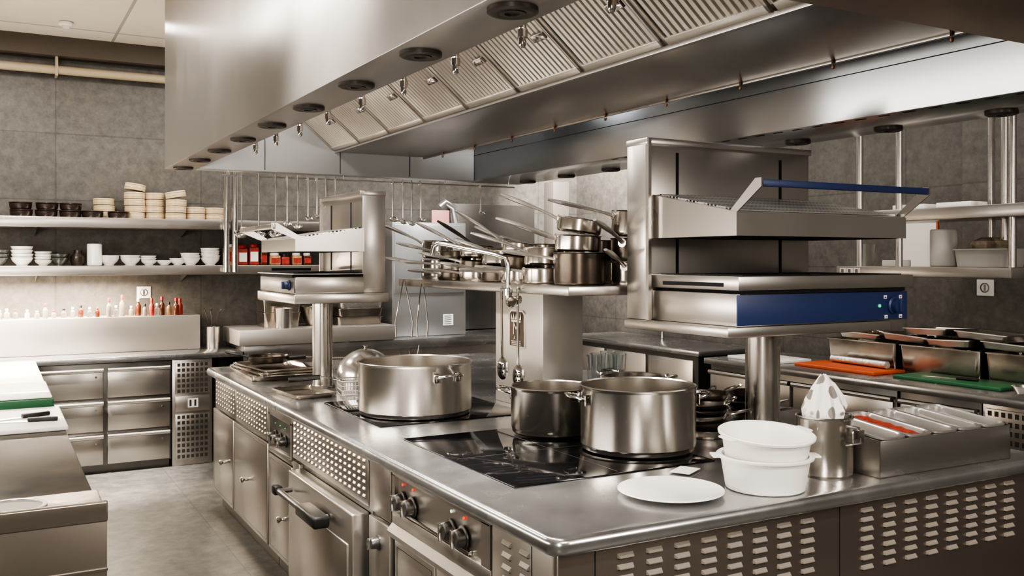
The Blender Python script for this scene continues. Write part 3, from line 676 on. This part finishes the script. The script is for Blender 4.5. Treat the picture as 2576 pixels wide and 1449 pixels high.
g=G(); g.box(3.62,3.72,7.796,7.80,1.00,1.10); g.mi=1
for k in range(5): g.box(3.63,3.70,7.795,7.797,1.012+.018*k,1.016+.018*k)
g.obj('notice_label',[PAPER,DARKST],e)
tag(G().box(3.90,4.85,8.24,8.29,.92,2.15,.003).obj('wall_cladding_panel',DARKST),'grey steel cladding panel fixed to the wall','wall panel')
g=G(); g.tube([(3.9,8.1,.91),(3.9,8.1,1.95),(3.87,8.1,2.1),(3.78,8.1,2.15),(3.72,8.1,2.1)],.035,14); tag(g.obj('duct_pipe',PALE),'curved grey pipe beside the tall cabinet','pipe')
tag(G().box(3.55,3.73,7.90,7.905,1.942,2.06,.001).obj('notice_sheet',mat('pink_paper',(.32,.14,.12),.7)),'reddish notice sheet standing on the cabinet','paper')
ZW=1.042
inset((2.12,7.88,ZW),.32,.30,.12,'deep steel food container on the back counter','steel food containers',name='food_container',m=PANM)
inset((2.12,7.88,ZW+.123),.33,.31,.10,'steel food container stacked on another','steel food containers',name='food_container',m=PANM)
g=G(); g.lathe([(0,0),(.07,0),(.075,.16),(.08,.165),(.072,.163),(.068,.006),(0,.006)],n=28); tag(g.obj('steel_beaker',POTM,loc=(2.10,7.64,ZW)),'small steel beaker on the back counter','beaker')
g=G(); g.lathe([(0,0),(.06,0),(.10,.06),(.12,.16),(.127,.165),(.116,.16),(.095,.06),(.05,.008),(0,.006)],n=32); tag(g.obj('mixing_bowl',POTM,loc=(2.42,7.85,ZW)),'round steel mixing bowl on the back counter','bowl')
for k in range(3):
    inset((2.79,7.87,ZW+.072*k),.42,.34,.068,'wrapped steel tray stacked on the back counter','wrapped trays',name='wrapped_tray',m=PANM if k<2 else FOIL,rz=.06*k)
e=thing('utensil_holder','steel cylinder holding cooking utensils by the wall','container',(1.60,7.95,.87))
g=G(); g.lathe([(0,0),(.055,0),(.055,.18),(.052,.18),(.05,.005),(0,.005)],n=28); g.obj('cup',POTM,e)
for k in range(5):
    a=k*1.3+.4; g=G(); g.tube([(.01*math.cos(a),.01*math.sin(a),.02),(.05*math.cos(a),.03*math.sin(a),.26),(.07*math.cos(a),.04*math.sin(a),.32)],[.005,.006,.016],8,flat=.4); g.obj('utensil',BURNT,e)
def bottle(x,y,z,r,h,body,cap,label):
    e=thing('sauce_bottle',label,'bottle',(x,y,z),0,'sauce bottles on the steel ledge')
    g=G(); g.lathe([(0,0),(r*.95,0),(r,.004),(r,h*.52),(r*.92,h*.60),(r*.48,h*.70),(r*.42,h*.74),(r*.42,h*.86),(0,h*.86)],n=20); g.obj('bottle_body',body,e)
    g=G(); g.lathe([(r*.52,h*.80),(r*.52,h*.97),(r*.42,h),(0,h)],n=16); g.obj('cap',cap,e)
for px,h,bd,cp,lb in ((-1,.08,TINT,WHITE,0),(15,.09,TINT,WHITE,0),(35,.08,CLEAR,RED,1),(62,.08,FROST,WHITE,0),(85,.07,TINT,WHITE,0),(105,.13,TINT,RED,1),(125,.07,TINT,RED,1),(150,.08,CLEAR,BLACK,0),(172,.09,TINT,WHITE,0),(192,.11,SAUCE,BLACK,2),(212,.09,CLEAR,WHITE,0),(232,.09,SAUCE,RED,2),(260,.17,TINT,RED,1),(278,.10,CLEAR,WHITE,0),(296,.19,TINT,RED,1),(320,.09,TINT,WHITE,0),(338,.16,SAUCE,WHITE,2),(352,.11,TINT,BLACK,0),(370,.16,LABELR,RED,3),(386,.11,CLEAR,WHITE,0),(400,.17,SAUCE,RED,2),(418,.12,LABELY,BLACK,2),(434,.16,SAUCE,RED,2),(449,.15,LABELR,RED,3)):
    lab=('clear bottle with plain cap on the ledge','clear bottle with red cap on the ledge','dark sauce bottle on the ledge','red sauce bottle with red cap on the ledge')[lb]
    bottle(.06+.0029*px,8.05+random.uniform(-.05,.05),1.151,(.018 if h<.15 else .022)*random.uniform(.9,1.1),h*.88,bd,cp,lab)
def wshelf(z0,z1,x1,label):
    e=thing('wall_shelf',label,'shelf',(0,0,0),0,'long steel wall shelves')
    G().box(-1.4,x1,7.90,8.26,z0,z1,.004).obj('shelf_board',STEEL,e)
    for x in (-.8,.3,1.4,2.3):
        g=G(); g.prism([(8.0,z0),(8.3,z0),(8.3,z0-.06)],'x',x,x+.005); g.obj('bracket',STEEL,e)
wshelf(1.85,1.93,3.0,'upper long steel wall shelf'); wshelf(1.48,1.556,3.0,'lower long steel wall shelf')
for x in (1.69,1.76):
    tag(G().cyl((x,7.87,1.50),.026,1.84,n=20).obj('shelf_post',CHROME),'polished steel post in front of the wall shelves','post','shelf posts')
def bowlmesh(r,h,m,base=.5,name='bowl'):
    g=G(); g.lathe([(0,0),(r*base,0),(r*base,.006),(r*.85,h*.55),(r,h),(r-.004,h),(r*.8,h*.55),(r*base*.8,.012),(0,.010)],n=28); return g.obj(name,m)
def stack(proto,x,y,z,n,dz,label,cat,group):
    for k in range(n):
        c=proto.copy(); COL.objects.link(c); c.location=(x+random.uniform(-.004,.004),y+random.uniform(-.004,.004),z+dz*k); tag(c,label,cat,group)
def px2x(px): return .06+.00285*px
pr=[]
g=G(); g.lathe([(0,0),(.068,0),(.075,.01),(.08,.04),(.076,.044),(.082,.048),(.082,.054),(.074,.054),(.07,.02),(0,.015)],n=28); P1=g.obj('stoneware_pot',BROWN); pr.append(P1)
for px,n in ((38,2),(99,2),(158,2),(214,1),(278,1)): stack(P1,px2x(px)+.03,8.04,1.931,n,.055,'dark brown stoneware pot on the upper shelf','pot','brown stoneware pots')
g=G()
g.lathe([(0,0),(.078,0),(.080,.004),(.080,.018),(.077,.02),(.080,.022),(.080,.046),(.077,.048),(.080,.05),(.080,.062),(.07,.066),(.03,.069),(0,.069)],n=32); P2=g.obj('bamboo_steamer',BAMBOO); pr.append(P2)
for px,n,yy in ((246,3,8.17),(325,4,8.12),(380,4,8.15),(434,3,8.05),(490,2,8.1),(545,2,8.12)): stack(P2,px2x(px)+.03,yy,1.931,n,.055,'round bamboo steamer basket on the upper shelf','steamer','bamboo steamers')
for ob in [o for o in bpy.data.objects if o.name.startswith('bamboo_steamer') and o is not P2]: ob.scale=(1,1,.8)
for px,z,t,yy in ((325,1.931+.225,.16,8.12),(434,1.931+.172,-.18,8.05)):
    c=P2.copy(); COL.objects.link(c); c.location=(px2x(px)+.03,yy,z+.008); c.rotation_euler=(0,t,0); c.scale=(1,1,.8); tag(c,'bamboo steamer basket resting tilted on the stack','steamer','bamboo steamers')
P3=bowlmesh(.078,.062,CERAM,name='soup_bowl'); P4=bowlmesh(.064,.042,CERAM,name='soup_bowl'); P5=bowlmesh(.07,.06,mat('green_glaze',(.06,.07,.06),.25,coat=.5),name='soup_bowl'); pr+=[P3,P4,P5]
for px,n,P,dz in ((-6,3,P5,.03),(48,4,P3,.028),(98,4,P4,.022),(138,2,P5,.03),(262,2,P3,.018),(317,2,P3,.020),(366,3,P4,.018),(410,1,P4,.02),(445,2,P4,.016),(480,3,P3,.020),(536,5,P3,.020)):
    stack(P,px2x(px)+.01,8.05,1.557,n,dz,'white ceramic bowl stacked on the lower shelf' if P is not P5 else 'dark green glazed bowl on the lower shelf','bowl','stacked bowls on the lower shelf')
for p in pr: bpy.data.objects.remove(p)
g=G(); g.cyl((px2x(221)+.02,8.02,1.557),.055,.17,n=28,b=.006); tag(g.obj('ceramic_canister',CERAM),'tall plain white cylinder on the lower shelf','canister')
g=G(); g.lathe([(0,0),(.045,0),(.055,.03),(.055,.07),(.03,.1),(.03,.12),(0,.12)],(px2x(180)+.02,8.05,1.557),24); tag(g.obj('stoneware_jug',BROWN),'small brown jug on the lower shelf','jug')
def jar(px,w,h,body,lid,label):
    e=thing('food_jar',label,'jar',(px2x(px)+.05,8.03,1.557),0,'jars and packets on the lower shelf')
    G().box(-w/2,w/2,-w/2,w/2,0,h,.008).obj('jar_body',body,e)
    g=G(); g.cyl((0,0,h),w*.42,.025,n=20,b=.003); g.obj('lid',lid,e)
    g=G(); g.box(-w*.4,w*.4,-w/2-.002,-w/2,h*.2,h*.75); g.obj('paper_label',PAPER if lid is RED else LABELR,e)
for px,w,h,b_,l in ((576,.05,.15,LABELY,PAPER),(612,.08,.14,LABELR,RED),(645,.08,.15,LABELR,RED),(675,.06,.11,SAUCE,BLACK),(708,.09,.08,LABELY,PAPER),(740,.07,.07,LABELR,BLACK),(775,.08,.08,LABELY,PAPER),(808,.07,.08,SAUCE,PAPER)):
    jar(px,w,h,b_,l,'square food jar with printed label and lid')
def socket(loc,rz,label):
    e=thing('wall_socket',label,'socket',loc,rz,'wall sockets')
    G().box(-.055,.055,-.012,0,-.05,.05,.004).obj('plate',WHITE,e)
    g=G(); g.lathe([(.026,0),(.03,.003),(.026,.004),(.022,-.004)],(0,-.012,0),24,axis=(0,-1,0)); g.box(-.006,.006,-.014,-.011,-.02,.02); g.obj('insert',DARKST,e)
socket((1.11,8.3,1.33),0,'white square wall socket on grey tile'); socket((5.33,3.60,1.43),-pi/2,'white square wall socket on grey tile')
# ---------------------------------------------------------------- right counter
e=thing('prep_counter','steel preparation counter along the side wall','counter')
G().box(4.46,5.32,1.2,5.19,.86,.9,.004).obj('counter_top',TOPM,e)
dcab((4.49,5.17,0),-pi/2,1.58,.8,.855,2,2,'steel cabinet with wide drawers under the side counter',lock=False)
dcab((4.49,3.57,0),-pi/2,.50,.8,.855,1,2,'narrow steel drawer cabinet under the side counter',lock=False)
ventcab((4.49,3.06,0),-pi/2,.5,.8,.855,'vented steel refrigeration unit under the side counter')
board('cutting_board',4.60,4.93,4.62,5.10,.9,.02,WHITE,'white plastic cutting board on the side counter')
board('cutting_board',4.66,4.95,3.88,4.52,.9,.02,ORANGE,'orange plastic cutting board on the side counter')
board('cutting_board',4.68,4.96,3.08,3.76,.9,.02,GREEN,'green plastic cutting board on the side counter')
knife(4.80,3.42,.9205,A(100),.2)
g=G(); g.tube([(4.91,4.42,.945),(4.87,3.95,.945)],.024,16); tag(g.obj('foil_roll',FOIL),'crinkled roll of foil on the orange board','foil')
def bigpan(x,y,lab):
    inset((x,y,.901),.33,.56,.17,lab,'large steel food pans',name='food_pan',m=PANM)
for y in (4.26,3.68,3.10,2.52): bigpan(5.14,y,'deep steel food pan on the side counter')
for x,y,z,t in ((5.14,4.30,1.078,.04),(5.15,3.96,1.085,.06),(5.13,3.62,1.078,-.04),(5.15,3.27,1.082,.05),(5.14,2.90,1.080,.04),(5.16,3.80,1.135,-.03),(5.15,3.44,1.132,.05)):
    inset((x,y,z),.30,.325,.04,'shallow steel pan resting across the deep pans','shallow steel pans',name='shallow_pan',m=STEEL,tilt=(t,.03,t*2))
for x,y in ((5.12,4.32),(5.14,3.96)):
    g=G()
    for k in range(7): g.lathe([(0,-.014),(.02,-.01),(.024,0),(.02,.010),(0,.014)],(x-.09+.03*k,y+random.uniform(-.06,.06),1.105+random.uniform(0,.01)),10)
    tag(g.obj('cooked_food',FOOD),'browned pieces of food in a shallow pan','food')['kind']='stuff'
g=G(); g.lathe([(0,0),(.04,0),(.065,.04),(.062,.04),(.038,.005),(0,.005)],n=24); tag(g.obj('small_bowl',POTM,loc=(4.72,2.97,.9)),'small steel bowl beside the green board','bowl')
e=thing('sink_counter','steel sink counter with tap in the far corner','counter')
G().box(4.72,5.38,5.55,7.5,.86,.9,.004).obj('counter_top',TOPM,e); G().box(4.76,5.38,5.6,7.5,.0,.86).obj('counter_body',DARKST,e)
for y in (5.65,6.25,6.85): G().box(4.745,4.762,y,y+.56,.12,.82,.004).obj('door',STEELV,e)
g=G(); g.tube([(5.2,6.6,.9),(5.2,6.6,1.25),(5.15,6.6,1.32),(5.0,6.6,1.30),(4.98,6.6,1.2)],.014,10); g.obj('tap',CHROME,e)
def rshelf(z0,z1,y0,y1,label,x0=4.70):
    e=thing('wall_shelf',label,'shelf',(0,0,0),0,'steel shelves above the side counter')
    G().box(x0,5.08,y0,y1,z0,z1,.004).obj('shelf_board',STEEL,e); return e
s1=rshelf(1.50,1.56,3.03,4.20,'lower steel shelf on posts with small stickers'); rshelf(1.83,1.90,2.75,4.02,'upper steel shelf on posts')
for k in range(3):
    g=G(); g.box(4.697,4.70,4.17-.055*k-.045,4.17-.055*k,1.515,1.55); g.mi=1; g.box(4.695,4.697,4.17-.055*k-.03,4.17-.055*k-.012,1.522,1.543); g.obj('sticker',[PAPER,BURNT],s1)
for y,x in ((4.05,4.74),(3.76,4.74),(3.37,5.04),(3.25,4.98),(3.05,4.74)):
    tag(G().cyl((x,y,1.561),.020,1.78,n=20).obj('shelf_post',STEELV),'polished steel post rising from the side shelf','post','shelf posts')
g=G(); g.cyl((4.93,3.60,1.561),.075,.22,n=32,b=.006); tag(g.obj('paper_roll',PAPER),'large white paper roll on the side shelf','paper roll')
inset((4.86,3.26,1.561),.20,.34,.10,'clear plastic container on the side shelf','plastic containers',name='plastic_container',m=FROST)
g=G(); g.lathe([(0,0),(.09,.0),(.10,.02),(.09,.04),(.05,.06),(0,.062)],(4.86,3.26,1.665),12); tag(g.obj('wrapped_food',mat('wrapped_food_mat',(.30,.24,.18),.25,var=.4,scale=25,coat=.6)),'cling-wrapped food heaped on the container','food')
tag(G().box(4.82,4.90,3.80,3.95,1.561,1.60,.004).obj('paper_box',PAPER),'small white box on the side shelf','box')
g=G(); g.lathe([(0,0),(.03,0),(.042,.14),(.04,.14),(.028,.005),(0,.005)],(4.85,4.08,1.561),24); tag(g.obj('plastic_cup',FROST),'tall translucent cup on the side shelf','cup')
e=thing('framed_notice','orange framed notice on the tiled wall','notice',(5.398,4.12,1.72),-pi/2)
g=G(); g.box(-.14,.14,-.006,0,-.19,.19,.002); g.obj('frame',ORANGE,e); g=G(); g.box(-.128,.128,-.008,-.005,-.178,.178); g.obj('sheet',PAPER,e)
for k in range(2): tag(G().box(4.78,4.93,3.32+.3*k,3.54+.3*k,1.901,1.93,.003).obj('paper_stack',PAPER,rot=(0,0,0)),'loose white papers on the upper side shelf','paper','papers on the upper side shelf')
# ---------------------------------------------------------------- lights
def area(name,loc,tgt,sx,sy,p,col=(1,.93,.85)):
    l=bpy.data.lights.new(name,'AREA'); l.shape='RECTANGLE'; l.size=sx; l.size_y=sy; l.energy=p; l.color=col
    o=bpy.data.objects.new(name,l); COL.objects.link(o); o.location=loc; o.rotation_euler=(Vector(tgt)-Vector(loc)).to_track_quat('-Z','Y').to_euler(); return o
def spot(name,loc,tgt,p,ang,blend=.6,col=(1,.93,.85),r=.05):
    l=bpy.data.lights.new(name,'SPOT'); l.energy=p; l.spot_size=A(ang); l.spot_blend=blend; l.color=col; l.shadow_soft_size=r
    o=bpy.data.objects.new(name,l); COL.objects.link(o); o.location=loc; o.rotation_euler=(Vector(tgt)-Vector(loc)).to_track_quat('-Z','Y').to_euler(); return o
area('aisle_light',(-.1,6.3,3.3),(-.1,6.3,0),.30,2.4,48)
area('highlight_fill',(-.9,-.9,2.0),(1.8,3.0,1.0),.30,1.8,50)  # two unseen strips added behind the camera for highlights on the pots
area('highlight_fill',(3.3,-1.3,2.5),(2.4,2.5,1.0),.35,1.2,50)
area('front_fill',(1.2,-.4,3.3),(1.8,2.2,.7),1.6,.3,58)  # soft fill added overhead to brighten faces turned to the camera
area('left_fill',(-1.3,4.2,1.5),(1.2,4.2,.7),3.6,.40,46)  # unseen fill added at the left wall for the island's aisle faces
area('side_light',(4.2,4.5,3.3),(4.2,4.5,0),.35,5.0,42)
area('hood_fill',(2.98,4.0,2.9),(2.98,4.0,0),.06,4.4,7,(.95,.98,1))  # fill strip added inside the hood to lift island and inner band
for y in (2.2,3.1,3.95,4.75,6.15):
    area('hood_fill_left',(1.30,y,2.95),(1.50,y,2.0),.10,.22,10.5,(1,.95,.89))  # small fills added in the hood for worktop light and band streaks
area('back_light',(2.9,7.2,3.3),(2.9,7.4,0),4.0,.3,50)
spot('hood_wash',(.50,3.0,3.2),(1.0,3.05,2.56),900,64,.95,r=.08)
area('under_shelf_light',(.1,7.98,1.46),(.1,7.9,.8),1.8,.08,70,(1,.84,.66))
spot('counter_downlight',(-.3,6.9,3.3),(-.05,7.4,.87),1700,48,.6)
spot('corner_light',(4.6,7.2,3.2),(5.3,8.0,1.9),340,75,.7)
spot('cabinet_light',(3.5,7.0,3.2),(3.5,7.8,1.85),240,34,.8,(.93,.97,1))
spot('far_hood_light',(1.75,5.6,2.95),(1.8,6.36,2.35),170,70,.8,(.94,.97,1))
spot('floor_light',(.9,7.0,3.3),(1.0,6.95,0),160,17,.3)
for y,p in ((2.64,6),(3.17,8),(4.18,22),(5.46,34)):
    spot('hood_spot',(3.06,y,2.95),(3.21,y,2.3),p,34,.6,(.95,.98,1),.012)
w_=bpy.data.worlds.new('w'); bpy.context.scene.world=w_; w_.use_nodes=True; w_.node_tree.nodes['Background'].inputs[0].default_value=(.5,.5,.5,1); w_.node_tree.nodes['Background'].inputs[1].default_value=.3
vs=bpy.context.scene.view_settings
try: vs.look='AgX - High Contrast'
except Exception: pass
vs.exposure=.5
# ---------------------------------------------------------------- camera
cam=bpy.data.cameras.new('camera'); cam.sensor_width=36; cam.lens=2354/2576*36; cam.shift_y=-(724.5-654)/2576; cam.clip_start=.05
o=bpy.data.objects.new('camera',cam); COL.objects.link(o); o.location=(0,0,1.6); o.rotation_euler=(pi/2,0,A(-29.1)); bpy.context.scene.camera=o
